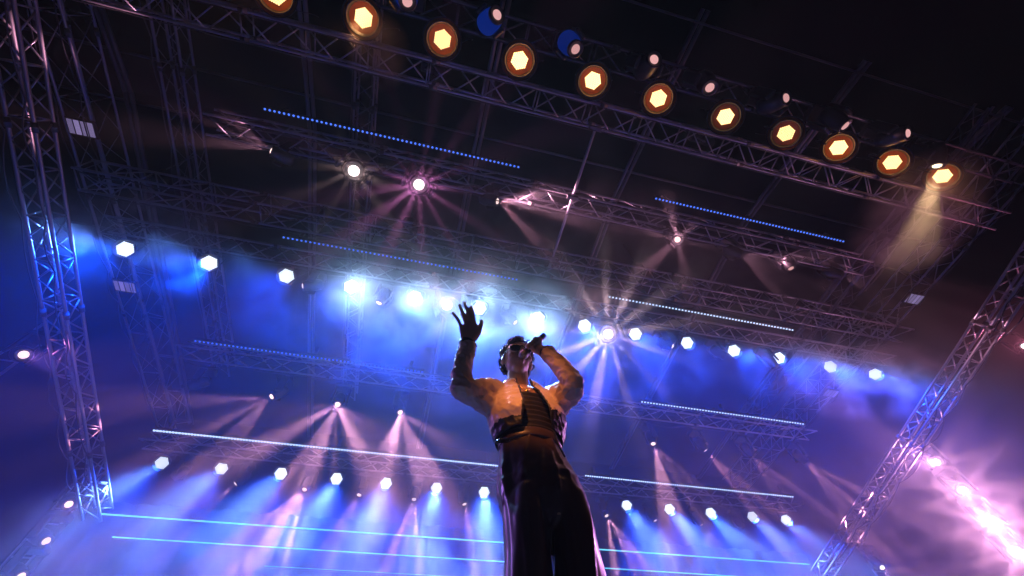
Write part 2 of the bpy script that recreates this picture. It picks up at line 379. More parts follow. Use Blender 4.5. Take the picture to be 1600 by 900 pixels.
# dark moving heads between the amber lamps
XH = [-1.26, .05, 1.39, 2.78, 3.9, 5.27, 6.58, 7.9]
for i, x in enumerate(XH):
    d = (.25 + .3 * math.sin(i * 1.3), .25 - .9 * (i % 2), -1.0)
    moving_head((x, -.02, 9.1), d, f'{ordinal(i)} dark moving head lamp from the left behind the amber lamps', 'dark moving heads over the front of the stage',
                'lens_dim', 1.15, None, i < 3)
moving_head((9.05, .1, 9.1), (-.02, .8, -.75), 'lit moving head throwing a golden beam above the last amber lamp', 'dark moving heads over the front of the stage', 'lens_warm', 1.1,
            dict(a=(30, .5, 700, (1.0, .62, .3)), d=(-.05, 1, -.55), rad=.06))

# big hexagonal wash lamps in the middle
s4 = .925
X4 = [-6.34, -4.78, -3.25, -1.9, -.5, .99, 2.42, 3.59, 4.94, 6.37, 7.73, 9.08, 10.71, 12.2]
for i, x in enumerate(X4):
    loc = Vector((x * s4, 5.56 * s4, 1.22 + 7.98 * s4))
    aimx = loc.x * .55 + (loc.x - 1.2) * .55
    tgt = Vector((aimx + (-1.5 if i < 3 else 0) + (2.5 if i > 7 else 0), 0.1, 1.4)) if not 3 <= i <= 6 else Vector((.2, .3, 1.3)); d = (tgt - loc).normalized()
    t = par(loc, d, 'white', f'{ordinal(i)} white hexagonal wash lamp from the left in the upper row', 'hexagonal lamps of the upper row', .70)
    p = [2600, 2600, 2400, 3200, 3600, 4600, 3600, 2000, 1300, 1600, 2300, 2400, 2600, 2800][i]
    spot(t, d * .08, d, 38, 1.0, p * (.45 if not 3 <= i <= 6 else 1.0), ICE if not 3 <= i <= 6 else (.38, .62, 1.0), .13)
    spot(t, d * .09, (d.x * .6, -.05, -1), 84, 1.0, 2800, DEEP, .13)
# hexagonal wash lamps of the lower row
s6 = .8
X6 = [-6.93, -5.34, -3.69, -2.07, -.57, 1.02, 2.58, 7.65, 9.3, 10.94, 12.67, 14.11]
for i, x in enumerate(X6):
    loc = Vector((x * s6, 12.78 * s6, 1.22 + 7.98 * s6)); d = Vector((.05 * (loc.x - 2.5), -.28, -1)).normalized()
    t = par(loc, d, 'white', f'{ordinal(i)} white hexagonal wash lamp from the left in the lower row', 'hexagonal lamps of the lower row', .68)
    spot(t, d * .08, d, 44, 1.0, 4600, (.24, .48, 1.0), .12)
    spot(t, d * .09, (d.x * .6, -.15, -1), 90, 1.0, 3000, DEEP, .12)

# moving heads on the second truss
G2 = 'pink moving heads on the second truss'
H2 = [(-3.23, (-1, -.40, -.30), dict(a=(62, .25, 959, PINK), g=(5, .4, .45, .95, .01)), 'pink lamp fanning rays to the upper left on the second truss', 'lens_pink'),
      (-1.95, None, dict(a=(60, .9, 700, (1, .62, .6)), g=(11, .4, .35, .95, .05)), 'small pink starburst lamp left of the big starburst', 'lens_hot'),
      (-.73, None, dict(a=(66, .9, 2200, MAG), g=(13, 1.0, .35, .95, .06)), 'big pink starburst lamp on the second truss', 'lens_hot'),
      (.67, (1, -.2, -.5), dict(a=(85, .3, 1473, PINK), g=(3, 1.9, .45, .95, .01)), 'pink lamp throwing two broad rays to the right', 'lens_pink'),
      (4.82, None, dict(a=(96, .4, 520, PINK), g=(6, .5, .45, .95, .01)), 'pink lamp throwing rays all around on the right half', 'lens_pink'),
      (6.18, (1, .05, -.45), dict(a=(70, .3, 921, PINK), g=(4, .8, .45, .95, .01)), 'pale pink lamp with a short smoky fan to the right', 'lens_pink'),
      (7.57, (.2, .3, -1), None, 'plain pale dot lamp with no rays near the right end', 'lens_dim'),
      (8.81, (1, -.02, -.4), dict(a=(46, .3, 921, PINK), g=(5, .3, .45, .95, .01)), 'rightmost lamp of the second truss, thin rays to the right', 'lens_pink')]
for x, d, b, lb, ln in H2:
    loc = Vector((x, 2.92, 9.2)); d = Vector(d) if d else (CAM - loc)
    moving_head(loc, d, lb, G2, ln, .9 if ln != 'lens_hot' else 1.5, b)
# moving heads of the upper hexagon row
G4 = 'pink moving heads among the upper hexagonal lamps'
H4 = [(-2.73, (-1, .0, -.5), dict(a=(50, .3, 178, ROSE), g=(3, .2, .45, .95, .01)), 'small pink lamp right of the third upper hexagonal lamp', 'lens_pink'),
      (-1.21, (-.3, .5, -1), dict(a=(40, .3, 258, PINK), g=(3, .9, .45, .95, .01)), 'pink lamp between the fourth and fifth upper hexagonal lamps', 'lens_pink'),
      (.31, (-.2, -.6, -.6), dict(a=(80, .5, 419, PINK), g=(4, .5, .45, .95, .1)), 'pink lamp right behind the raised fingers', 'lens_hot'),
      (1.76, (.8, .1, -.8), dict(a=(50, .3, 225, PINK), g=(4, .2, .45, .95, .01)), 'small pink lamp between the raised hand and the microphone', 'lens_pink'),
      (4.26, None, dict(a=(100, .7, 1000, (1, .66, .74)), g=(13, .6, .35, .95, .08)), 'blinding starburst lamp right of the microphone', 'lens_hot'),
      (5.83, (.7, -.2, -.6), dict(a=(70, .3, 242, PINK), g=(3, 1.1, .45, .95, .01)), 'pink lamp with a ray rising right of the blinding starburst', 'lens_pink'),
      (7.34, (1, .2, -.5), dict(a=(36, .3, 97, ROSE), g=(3, .8, .45, .95, .01)), 'faint pink lamp left of the eleventh upper hexagonal lamp', 'lens_dim'),
      (8.9, (.9, .5, -.8), dict(a=(30, .3, 210, ROSE), g=(2, .8, .45, .95, .01)), 'pink lamp left of the twelfth upper hexagonal lamp', 'lens_pink')]
for x, d, b, lb, ln in H4:
    loc = Vector((x * s4, 5.69 * s4, 1.22 + 7.98 * s4)); d = Vector(d) if d else (CAM - loc)
    moving_head(loc, d, lb, G4, ln, .85 if ln != 'lens_hot' else 1.6, b)
# moving heads on the fourth truss
s5 = .83; G5 = 'pink moving heads on the fourth truss'
H5 = [(-5.49, (-.9, .1, -.5), dict(a=(44, .3, 1113, ROSE), g=(3, .4, .60, 1.0, .0)), 'small pink lamp at the left end of the fourth truss'),
      (-3.59, (-.5, -.1, -.8), dict(a=(72, .3, 2865, PINK), g=(5, .9, .5, 1.0, .0)), 'pink lamp with two fans of rays to the left'),
      (-2.07, (.05, -.3, -1), dict(a=(78, .3, 5782, PINK), g=(6, .2, .60, 1.0, .0)), 'pink lamp with the widest fan of rays, left of the performer'),
      (-.51, (.35, -.2, -1), dict(a=(70, .3, 5237, PINK), g=(4, .9, .60, 1.0, .0)), 'pink lamp with rays reaching toward the performer from the left'),
      (7.02, (-.05, .0, -1), dict(a=(66, .3, 5237, PINK), g=(5, .5, .60, 1.0, .0)), 'pink lamp with an even fan right of the performer'),
      (8.69, (.6, .25, -1), dict(a=(44, .3, 4126, ROSE), g=(3, .8, .60, 1.0, .0)), 'second pink lamp right of the performer on the fourth truss'),
      (10.34, (.75, .3, -1), dict(a=(44, .3, 4402, ROSE), g=(4, .8, .60, 1.0, .0)), 'third pink lamp right of the performer on the fourth truss'),
      (12.29, (.9, .2, -1), dict(a=(52, .3, 6058, ROSE), g=(5, .3, .60, 1.0, .0)), 'pink lamp at the right end of the fourth truss')]
for x, d, b, lb in H5:
    moving_head(Vector((x * s5, 9.25 * s5, 1.22 + 7.98 * s5)), Vector(d), lb, G5, 'lens_pink', .85, b)
# moving heads of the lower row
G6 = 'pink moving heads among the lower hexagonal lamps'
H6 = [(-6.54, (-.6, .2, -.6), 40, 50), (-4.82, (-.6, .1, -.8), 46, 140), (-2.94, (-.1, -.2, -1), 60, 330), (-1.3, (-.15, 0, -1), 40, 150), (.38, (0, -.1, -1), 44, 280),
      (1.97, (.3, .1, -1), 46, 220), (6.97, (.25, -.1, -1), 58, 330), (8.81, (.4, .1, -1), 36, 110), (10.66, (.4, .2, -1), 40, 160), (12.37, (.6, .2, -1), 36, 90)]
for i, (x, d, a, p) in enumerate(H6):
    moving_head(Vector((x * s6, 13.23 * s6, 1.22 + 7.98 * s6)), Vector(d), f'{ordinal(i)} small pink lamp from the left just under the lower hexagonal row', G6,
                'lens_dim' if p < 100 else 'lens_pink', .8, dict(a=(a, .3, p * 18, PINK), g=(3 + i % 3, i * .9, .6, 1.0, .0)))

# side ladders with bright pink lamps
def ladder(x, y, z0, z1, label):
    t = empty('light_ladder', (x, y, z0), label, 'light ladder', 'ladders carrying the side lamps')
    for dx in (-.2, .2): strut('upright', (dx, 0, 0), (dx, 0, z1 - z0), unit_tube(.025, M['alu'], 8), t)
    n = int((z1 - z0) / .35)
    for i in range(n): strut('rung', (-.2, 0, .2 + i * .35), (.2, 0, .2 + i * .35), unit_tube(.016, M['alu'], 6), t)
ladder(13.25, 6.75, 0, 8.2, 'lamp ladder in the pink glare at the right edge')
ladder(13.05, 9.9, 0, 7.2, 'lamp ladder low behind the slanting right truss')
ladder(-7.65, 7.35, 0, 8.6, 'lamp ladder in the dark at the left edge')
ladder(-7.65, 11.75, 0, 8.2, 'lamp ladder at the lower left corner')
GS = 'pink lamps on the side ladders'
SIDE = [((13.0, 6.53, 7.21), 500, 'topmost pink glare lamp at the right edge, small star'), ((13.0, 6.56, 6.48), 900, 'second pink glare lamp from the top at the right edge'),
        ((13.0, 6.62, 5.76), 1300, 'third and brightest pink glare lamp from the top at the right edge'), ((13.0, 6.72, 5.13), 1000, 'lowest pink glare lamp at the right edge')]
for loc, p, lb in SIDE:
    loc = Vector(loc); d = Vector((1.5, 1.0, 1.6)) - loc
    t = moving_head(loc, d, lb, GS, 'lens_hot', 1.15, dict(a=(140, .6, p * .75, (1.0, .40, .66)), g=(9, loc.z, .0, 1.0, .35)))
    if loc.z > 7: spot(t, d.normalized() * .3, Vector((.55, 1.5, 2.5)) - loc, 11, .8, 5000, (.8, .3, 1.0), .06)  # second narrow beam added here to tint the singer violet
moving_head((12.8, 9.64, 6.23), (-.2, -.6, -1), 'pale lamp with a short fan at the foot of the slanting right truss', GS, 'lens_hot', .9, dict(a=(90, .3, 300, PINK), g=(5, .3, .45, .95, .2)))
moving_head((14.2, 3.5, 8.45), (-1, -.5, -.6), 'red pink lamp cut by the right edge of the picture', GS, 'lens_hot', .9, dict(a=(120, .8, 260, (1, .22, .4))))
LEFT = [((-7.4, 7.22, 7.63), (.8, -.6, -.6), 40, 'dim red pink lamp alone at the left edge'), ((-7.4, 11.32, 7.16), (.6, -.5, -.6), 120, 'peach lamp beside the foot of the slanting left truss'),
        ((-7.4, 11.45, 6.42), (.9, -.3, -.45), 120, 'peach lamp with a short beam in the lower left corner'), ((-7.4, 11.57, 5.79), (.9, -.3, -.45), 90, 'pale lamp at the very bottom left corner')]
for loc, d, p, lb in LEFT:
    t = moving_head(loc, d, lb, GS, 'lens_pink', 1.1, dict(a=(60, .6, p, MAG if p == 40 else (1, .45, .45))))
    if p == 40: dv = Vector((.5, 1.5, 2.3)) - Vector(loc); spot(t, dv.normalized() * .3, dv, 12, .8, 1500, (.45, .2, 1.0), .06)  # extra violet beam added to this dim lamp to light the singer's side

# assumed follow spot on an added tower in the audience, lighting the singer's chest
ft = empty('added_spot_tower', (-4.2, -8.0, 0), 'added unseen steel tower out in the audience carrying the assumed follow spot', 'tower')
for dx in (-.25, .25):
    for dy in (-.25, .25): strut('leg', (dx, dy, 0), (dx, dy, 8.4), unit_tube(.03, M['alu2'], 8), ft)
for k in range(14):
    z = .3 + .6 * k
    for a, b in (((-.25, -.25), (.25, -.25)), ((.25, -.25), (.25, .25)), ((.25, .25), (-.25, .25)), ((-.25, .25), (-.25, -.25))): strut('brace', (*a, z), (*b, z + .6), unit_tube(.014, M['alu2'], 6), ft)
obj('platform', box_mesh('platform', (-.5, -.5, 8.4), (.5, .5, 8.46), M['steel'], .01), ft)
fl = Vector((-4.2, -8.0, 8.95)); fd = Vector((.50, 1.40, 2.60)) - fl
fh = moving_head(fl, fd, 'assumed warm follow spot, unseen, standing on the added tower in the audience', None, 'lens_warm', 1.0, dict(a=(2.1, .75, 11000, (1.0, .31, .085)), rad=.06))  # assumed lamp out of view, added to light the chest from the front

# dotted LED bars and cyan strips
def led_bar(p0, L, label, mat='led_bar', pitch=.078, rad=.020, h=.07):
    t = empty('led_bar', p0, label, 'led bar', 'dotted led bars')
    obj('housing', box_mesh('housing', (0, -.035, 0), (L, .035, h), M['black'], .006), t)
    bm = bmesh.new(); n = int(L / pitch)
    for i in range(n):
        x = (i + .5) * L / n
        top = [bm.verts.new((x + rad * math.cos(k * math.pi / 4), rad * math.sin(k * math.pi / 4), -.002)) for k in range(8)]
        low = [bm.verts.new((x + .7 * rad * math.cos(k * math.pi / 4), .7 * rad * math.sin(k * math.pi / 4), -.016)) for k in range(8)]
        for k in range(8): bm.faces.new((top[k], low[k], low[(k + 1) % 8], top[(k + 1) % 8]))
        bm.faces.new(low[::-1])
    o = obj('led_dots', bm_mesh('led_dots', bm, M[mat]), t); o['kind'] = 'stuff'
    for x in (.3, L / 2, L - .3): obj('bracket', box_mesh('bracket', (x - .03, -.02, h), (x + .03, .02, h + .22), M['steel'], .004), t)
def row_bar(px0, px1, py, s, label, **k): led_bar((px0 * s, py * s, 1.22 + 7.98 * s), (px1 - px0) * s, label, **k)
row_bar(-3.51, 1.11, 2.16, 1.0, 'uppermost blue dotted bar left of centre')
row_bar(3.93, 8.56, 2.16, 1.0, 'uppermost blue dotted bar right of centre')
row_bar(-3.31, 1.69, 4.62, .92, 'blue dotted bar above the raised hand')
row_bar(3.85, 8.92, 4.63, .92, 'blue dotted bar above the microphone, right of centre', mat='led_bar_white')
row_bar(-5.4, -.01, 7.82, .857, 'blue dotted bar left of the performer at hand height')
row_bar(6.04, 11.44, 7.8, .857, 'blue dotted bar right of the performer at chest height', mat='led_bar_white')
row_bar(-6.9, 2.77, 11.32, .8, 'long bright white dotted bar left of the performer', mat='led_bar_white', pitch=.062, rad=.031)
row_bar(5.6, 13.48, 11.36, .8, 'long white dotted bar right of the performer', mat='led_bar_white', pitch=.062, rad=.02)
for z, x0, x1, rr, lb in ((7.45, -7.2, 13.5, .016, 'uppermost thin cyan light strip across the rear'), (6.94, -6.6, 13.2, .013, 'second thin cyan light strip across the rear'),
                          (6.5, -3.0, 12.5, .006, 'faint third cyan light strip across the rear'), (6.05, -2.0, 12.0, .005, 'faint lowest cyan light strip across the rear')):
    t = empty('light_strip', (x0, 12.35, z), lb, 'light strip', 'cyan light strips')
    obj('strip', tube_mesh('strip', [(0, 0, 0), (x1 - x0, 0, 0)], rr, M['led_cyan'], 6), t)
    obj('back_rail', box_mesh('back_rail', (0, .03, -.025), (x1 - x0, .06, .025), M['black'], .004), t)

# four-bar panels with a dim lavender emission under the wide side trusses
for x, y, lb in ((-6.91, 3.38, 'striped lavender panel on the upper left side truss, nearer one'), (-6.95, 6.92, 'faint striped panel on the left side truss, farther one'),
                 (12.05, 3.34, 'striped lavender panel on the upper right side truss, nearer one'), (12.1, 6.86, 'faint striped panel on the right side truss, farther one')):
    t = empty('striped_panel', (x, y, 9.68), lb, 'panel lamp', 'striped panels on the side trusses')  # four-bar panel with a dim emission, not surely a lamp
    obj('housing', box_mesh('housing', (-.24, -.16, .0), (.24, .16, .06), M['black'], .008), t)
    me = box_mesh('panel_bar', (-.042, -.13, -.012), (.042, .13, -.002), M['panel'], .002)
    for k in range(4): obj('panel_bar', me, t, (-.165 + .11 * k, 0, 0))

# ------------------------------------------------------------------ performer
def sphere_into(bm, loc, r, sub=2):
    m = Matrix.Translation(loc)
    if isinstance(r, (tuple, list)): m = m @ Matrix.Diagonal((*r, 1))
    else: m = m @ Matrix.Scale(r, 4)
    bmesh.ops.create_icosphere(bm, subdivisions=sub, radius=1, matrix=m)
def ellipsoid(bm, loc, r, rot=None, sub=3):
    m = Matrix.Translation(loc) @ (rot.to_matrix().to_4x4() if rot else Matrix.Identity(4)) @ Matrix.Diagonal((*r, 1))
    bmesh.ops.create_icosphere(bm, subdivisions=sub, radius=1, matrix=m)
def chain(bm, pts):                              # tapered limb through (x, y, z, radius)
    for p in pts: sphere_into(bm, p[:3], p[3])
    for a, b in zip(pts, pts[1:]): add_tube(bm, [a[:3], b[:3]], [a[3], b[3]], 14)
def loft(bm, rings, n=28):                       # closed stack of ellipses (cx, cy, z, rx, ry)
    R = [[bm.verts.new((cx + rx * math.cos(2 * math.pi * k / n), cy + ry * math.sin(2 * math.pi * k / n), z)) for k in range(n)] for cx, cy, z, rx, ry in rings]
    for a, b in zip(R, R[1:]):
        for k in range(n): bm.faces.new((a[k], a[(k + 1) % n], b[(k + 1) % n], b[k]))
    bm.faces.new(R[0][::-1]); bm.faces.new(R[-1])
def fuse(name, bm, voxel, smooth=6, factor=.5):
    bmesh.ops.recalc_face_normals(bm, faces=bm.faces)
    me = bpy.data.meshes.new(name); bm.to_mesh(me); bm.free()
    o = bpy.data.objects.new(name, me); COL.objects.link(o)
    r = o.modifiers.new('r', 'REMESH'); r.mode = 'VOXEL'; r.voxel_size = voxel
    if smooth: s_ = o.modifiers.new('s', 'SMOOTH'); s_.iterations = smooth; s_.factor = factor
    dg = bpy.context.evaluated_depsgraph_get()
    out = bpy.data.meshes.new_from_object(o.evaluated_get(dg)); out.name = name
    bpy.data.objects.remove(o)
    for p in out.polygons: p.use_smooth = True
    return out
def wrinkle(me, fn):
    nr = [v.normal.copy() for v in me.vertices]
    for v, n_ in zip(me.vertices, nr): v.co += n_ * fn(v.co)
    me.update()
def cut(me, kill, paint=None):                   # remove vertices, choose a material slot for each face
    bm = bmesh.new(); bm.from_mesh(me)
    bmesh.ops.delete(bm, geom=[v for v in bm.verts if kill(v.co)], context='VERTS')
    for _ in range(6):                           # even out the cut edges
        nw = {}
        for v in bm.verts:
            nb = [e.other_vert(v) for e in v.link_edges if e.is_boundary]
            if len(nb) == 2: nw[v] = v.co * .4 + (nb[0].co + nb[1].co) * .3
        for v, q in nw.items(): v.co = q
    if paint:
        for f in bm.faces: f.material_index = paint(f.calc_center_median(), f.normal)
    bm.to_mesh(me); bm.free(); me.update()
PX, PY, PZ = .52, 1.53, 1.30                     # the performer's feet
def V3(x, y, z): return Vector((x - PX, y - PY, z - PZ))
def V4(x, y, z, r): return (x - PX, y - PY, z - PZ, r)
person = empty('person', (PX, PY, PZ), 'singer in tan cropped jacket and dark wide trousers, one hand raised, microphone at mouth', 'person')

Rsh, Rel, Rwr = (.335, 1.52, 2.70), (.180, 1.43, 2.605), (.190, 1.385, 2.855)
Lsh, Lel, Lwr = (.685, 1.52, 2.715), (.688, 1.315, 2.612), (.600, 1.345, 2.850)
HC = Vector((.492, 1.520, 2.955))                # centre of the head
tilt = Matrix.Rotation(math.radians(9), 3, 'X') @ Matrix.Rotation(math.radians(6), 3, 'Y')
bm = bmesh.new()
# trunk, neck, legs
loft(bm, [(a - PX, b - PY, z - PZ, rx, ry) for a, b, z, rx, ry in
          ((.565, 1.54, 2.06, .13, .10), (.55, 1.54, 2.2, .155, .11), (.525, 1.54, 2.36, .125, .09), (.515, 1.54, 2.5, .15, .105), (.51, 1.54, 2.62, .165, .11), (.508, 1.545, 2.70, .15, .09), (.502, 1.55, 2.75, .075, .065))])
chain(bm, [V4(.498, 1.56, 2.70, .062), V4(.492, 1.55, 2.80, .057), V4(.492, 1.535, 2.88, .056)])
for sx, kx in ((.49, .455), (.64, .635)): chain(bm, [V4(sx, 1.54, 2.1, .085), V4(kx, 1.53, 1.80, .06), V4(kx, 1.55, 1.55, .05), V4(kx, 1.56, 1.36, .038), V4(kx, 1.44, 1.325, .03)])
# arms
chain(bm, [V4(*Rsh, .055), V4(*Rel, .034), V4(*Rwr, .027)])
chain(bm, [V4(*Lsh, .055), V4(*Lel, .034), V4(*Lwr, .027)])
# head: skull, face, jaw, nose, lips, brow, ears
def hd(x, y, z): return HC - Vector((PX, PY, PZ)) + tilt @ Vector((x, y, z))
tq = tilt.to_quaternion()
ellipsoid(bm, hd(0, .012, .03), (.074, .094, .098), tq)
ellipsoid(bm, hd(0, -.022, -.035), (.062, .068, .078), tq)
ellipsoid(bm, hd(0, -.05, -.088), (.036, .036, .030), tq)
ellipsoid(bm, hd(0, -.082, .032), (.05, .018, .014), tq)
ellipsoid(bm, hd(0, -.098, -.012), (.013, .020, .030), tq); ellipsoid(bm, hd(0, -.106, -.026), (.016, .014, .012), tq)
ellipsoid(bm, hd(0, -.086, -.055), (.024, .012, .008), tq); ellipsoid(bm, hd(0, -.083, -.068), (.021, .012, .008), tq)
for s_ in (-1, 1):
    ellipsoid(bm, hd(s_ * .078, .012, -.005), (.012, .020, .034), tq); ellipsoid(bm, hd(s_ * .045, -.062, -.02), (.022, .02, .02), tq)
# raised right hand: palm, four fingers, thumb
def hand(bm, wrist, mid_tip, idx_side, palm_r, fingers, thumb):
    pass
W0 = Vector(Rwr) - Vector((PX, PY, PZ))
kn = {'index': V3(.216, 1.335, 2.966), 'middle': V3(.193, 1.330, 2.978), 'ring': V3(.169, 1.333, 2.970), 'pinky': V3(.148, 1.342, 2.948)}
tips = {'index': V3(.181, 1.275, 3.052), 'middle': V3(.143, 1.265, 3.062), 'ring': V3(.118, 1.270, 3.040), 'pinky': V3(.090, 1.295, 2.995)}
for k, p in kn.items(): chain(bm, [(*(W0 + Vector(((p.x - W0.x) * .3, 0, .01))), .023), (*((W0 + p) / 2), .022), (*p, .0145)])
for k, p in kn.items():
    q = tips[k]; mid = (p + q) / 2 + Vector((0, -.004, .006)); rr = .0108 if k != 'pinky' else .0094
    chain(bm, [(*p, rr + .001), (*mid, rr), (*q, rr * .82)])
chain(bm, [(*V3(.205, 1.365, 2.885), .022), (*V3(.233, 1.345, 2.925), .018), (*V3(.245, 1.325, 2.962), .0135), (*V3(.247, 1.315, 2.995), .0105)])
# left hand closed around the microphone
MA, MB = Vector((.492, 1.398, 2.876)), Vector((.610, 1.362, 3.020))     # grille, tail
md = (MB - MA).normalized(); GP = MA + md * .085 - Vector((PX, PY, PZ))
side = md.cross(Vector((0, -1, 0))).normalized(); front = side.cross(md).normalized()
if front.y > 0: front = -front
L0 = Vector(Lwr) - Vector((PX, PY, PZ))
chain(bm, [(*L0, .027), (*((L0 + GP) / 2 + Vector((.012, 0, -.012))), .030), (*(GP + md * .01 + Vector((.02, .006, -.024))), .026)])
for i in range(4):
    c0 = GP + md * (.036 - .0215 * i); pts = []
    for j in range(6):
        a = math.radians(-70 + 52 * j)
        pts.append((*(c0 + .0265 * (math.cos(a) * -front * -1 + math.sin(a) * -side)), .0098 - .0004 * j))
    chain(bm, pts)
chain(bm, [(*(GP + Vector((.02, 0, -.03)) - md * .01), .016), (*(GP - md * .045 + front * .018 - side * .012), .012), (*(GP - md * .055 + front * .027), .010)])
body = obj('body', fuse('body', bm, .0048, 4), person); body.data.materials.clear(); body.data.materials.append(M['skin'])

# wide dark trousers
bm = bmesh.new()
D = lambda a, b, z, rx, ry: (a - PX, b - PY, z - PZ, rx, ry)
loft(bm, [D(.557, 1.54, 2.035, .10, .07), D(.555, 1.54, 2.075, .155, .112), D(.552, 1.54, 2.14, .178, .132), D(.548, 1.54, 2.22, .176, .135), D(.53, 1.54, 2.32, .150, .118), D(.522, 1.54, 2.40, .138, .106), D(.52, 1.54, 2.44, .136, .104)])
for cx, w in ((.462, -1), (.646, 1)):
    loft(bm, [D(cx - w * .004, 1.535, 2.16, .080, .118), D(cx - w * .004, 1.53, 2.06, .083, .122), D(cx - w * .002, 1.53, 1.96, .081, .120), D(cx + w * .006, 1.53, 1.80, .086, .118), D(cx + w * .008, 1.53, 1.6, .105, .125), D(cx + w * .012, 1.52, 1.40, .118, .135), D(cx + w * .012, 1.515, 1.325, .12, .14)])
tm = fuse('trousers', bm, .009, 5)
def fold_t(p):
    n1 = noise.noise(Vector((p.x * 26, p.y * 26, p.z * 3.0))); n2 = noise.noise(Vector((p.x * 9, p.y * 9, p.z * 26)))
    hip = max(0, 1 - abs(p.z - .92) / .14)
    rid = (1 - abs(noise.noise(Vector((p.x * 15, p.y * 15, p.z * 2.2 + 5))))) ** 5
    rdh = (1 - abs(noise.noise(Vector((p.x * 7, p.y * 7 + 2, p.z * 24 - p.x * 10))))) ** 5
    return .007 * n1 + .006 * n2 * hip + .010 * (rid - .3) + .004 * (rdh - .3) * hip
wrinkle(tm, fold_t)
tr = obj('trousers', tm, person); tm.materials.clear(); tm.materials.append(M['trousers'])
bm = bmesh.new(); loft(bm, [D(.521, 1.54, 2.395, .143, .112), D(.521, 1.54, 2.40, .146, .115), D(.52, 1.54, 2.438, .144, .113), D(.52, 1.54, 2.443, .139, .108)], 36)
wb = obj('waistband', bm_mesh('waistband', bm, M['trousers'], True), tr)
obj('belt_tab', tube_mesh('belt_tab', [V3(.39, 1.44, 2.36), V3(.355, 1.43, 2.345), V3(.335, 1.43, 2.335)], [.012, .010, .006], M['trousers'], 6), tr)
obj('drawstring', tube_mesh('drawstring', [V3(.60, 1.425, 2.42), V3(.606, 1.41, 2.34), V3(.62, 1.40, 2.28)], .005, M['jacket_dark'], 6), tr)

# ribbed black top
bm = bmesh.new(); rings = []
for i in range(44):
    q = i / 43; z = 2.36 + .285 * q
    w = .130 + .034 * math.sin(q * math.pi * .55); dpt = .098 + .022 * math.sin(q * math.pi * .6)
    rib = .004 * math.sin(i * 2 * math.pi / 4)
    rings.append(D(.522 - .012 * q, 1.54 + .004 * q, z, w + rib, dpt + rib))
loft(bm, rings, 36)
obj('ribbed_top', bm_mesh('ribbed_top', bm, M['top'], True), person)

# cropped jacket: trunk and sleeves fused, then opened at neck, front, cuffs and hem
bm = bmesh.new()
loft(bm, [D(.517, 1.54, 2.33, .140, .108), D(.516, 1.532, 2.43, .158, .130), D(.514, 1.52, 2.51, .183, .164), D(.512, 1.528, 2.56, .190, .155), D(.51, 1.54, 2.66, .186, .125), D(.508, 1.55, 2.73, .160, .092), D(.503, 1.548, 2.775, .105, .082), D(.50, 1.55, 2.80, .075, .072)])
chain(bm, [V4(.345, 1.53, 2.69, .082), V4(.28, 1.48, 2.65, .066), V4(.22, 1.45, 2.615, .060), V4(.176, 1.42, 2.604, .050), V4(.172, 1.405, 2.70, .046), V4(.185, 1.39, 2.80, .042), V4(.191, 1.385, 2.87, .044), V4(.193, 1.382, 2.93, .047)])
chain(bm, [V4(.325, 1.50, 2.595, .05), V4(.25, 1.465, 2.59, .042)])
chain(bm, [V4(.675, 1.53, 2.70, .085), V4(.69, 1.42, 2.655, .066), V4(.69, 1.34, 2.605, .054), V4(.688, 1.305, 2.602, .048), V4(.664, 1.31, 2.69, .046), V4(.630, 1.33, 2.78, .041), V4(.606, 1.343, 2.84, .040), V4(.580, 1.353, 2.905, .040)])
jm = fuse('jacket', bm, .0065, 5)
def fold_j(p):
    w = Vector((p.x, p.y, p.z)) + Vector((PX, PY, PZ))
    n1 = noise.noise(Vector((w.x * 11, w.y * 11, w.z * 30))); n2 = noise.noise(Vector((w.x * 34, w.y * 34, w.z * 12)))
    arm = 1.0 if (w.x < .33 or w.x > .69 or w.y < 1.38) else .55
    rid = (1 - abs(noise.noise(Vector((w.x * 13 + 3, w.y * 13, w.z * 24 + w.x * 14))))) ** 4
    cre = (1 - abs(noise.noise(Vector((w.x * 26 + w.z * 9, w.y * 26, w.z * 44 + w.x * 30))))) ** 6
    return .006 * n1 * arm + .003 * n2 + .006 * (rid - .35) * arm + .007 * (cre - .25) * arm
wrinkle(jm, fold_j)
wr_dir = (Vector(Rwr) - Vector(Rel)).normalized(); wl_dir = (Vector(Lwr) - Vector(Lel)).normalized()
def open_half(z): return max(0, min(1, (2.72 - z) / .30))
def killed(p):
    w = p + Vector((PX, PY, PZ))
    if (w - Vector((.192, 1.383, 2.888))).dot(wr_dir) > 0 and w.x < .3 and w.z > 2.8: return True
    if (w - Vector((.592, 1.349, 2.868))).dot(wl_dir) > 0 and w.x > .45 and w.y < 1.45 and w.z > 2.78: return True
    trunk = .31 < w.x < .72 and w.y > 1.385
    if trunk and w.z < 2.425: return True
    if (w - Vector((.497, 1.545, 2.79))).length < .078 and w.z > 2.735: return True
    k = open_half(w.z)
    if w.y < 1.53 and w.z < 2.80 and (.468 - .012 * k) < w.x < (.528 + .062 * k) and (w.y > 1.38 or w.z < 2.70): return True
    return False
def paint(p, n):
    w = p + Vector((PX, PY, PZ))
    wcut = (w - Vector((.192, 1.383, 2.888))).dot(wr_dir); lcut = (w - Vector((.592, 1.349, 2.868))).dot(wl_dir)
    if (w.x < .3 and w.z > 2.8 and wcut > -.026) or (w.y < 1.45 and w.z > 2.78 and w.x > .55 and lcut > -.016): return 1
    if .31 < w.x < .735 and w.y > 1.34 and not (w.x > .62 and w.y < 1.40):
        line = 2.465 + .10 * abs(w.x - .47) if w.x < .5 else 2.49 + .45 * max(0, w.x - .56)
        if w.z < line: return 1
        k = open_half(w.z)
        if w.y < 1.53 and w.z < 2.8 and ((.456 - .012 * k) < w.x < .470 or (.520 + .062 * k) < w.x < (.541 + .062 * k)): return 1
    return 0
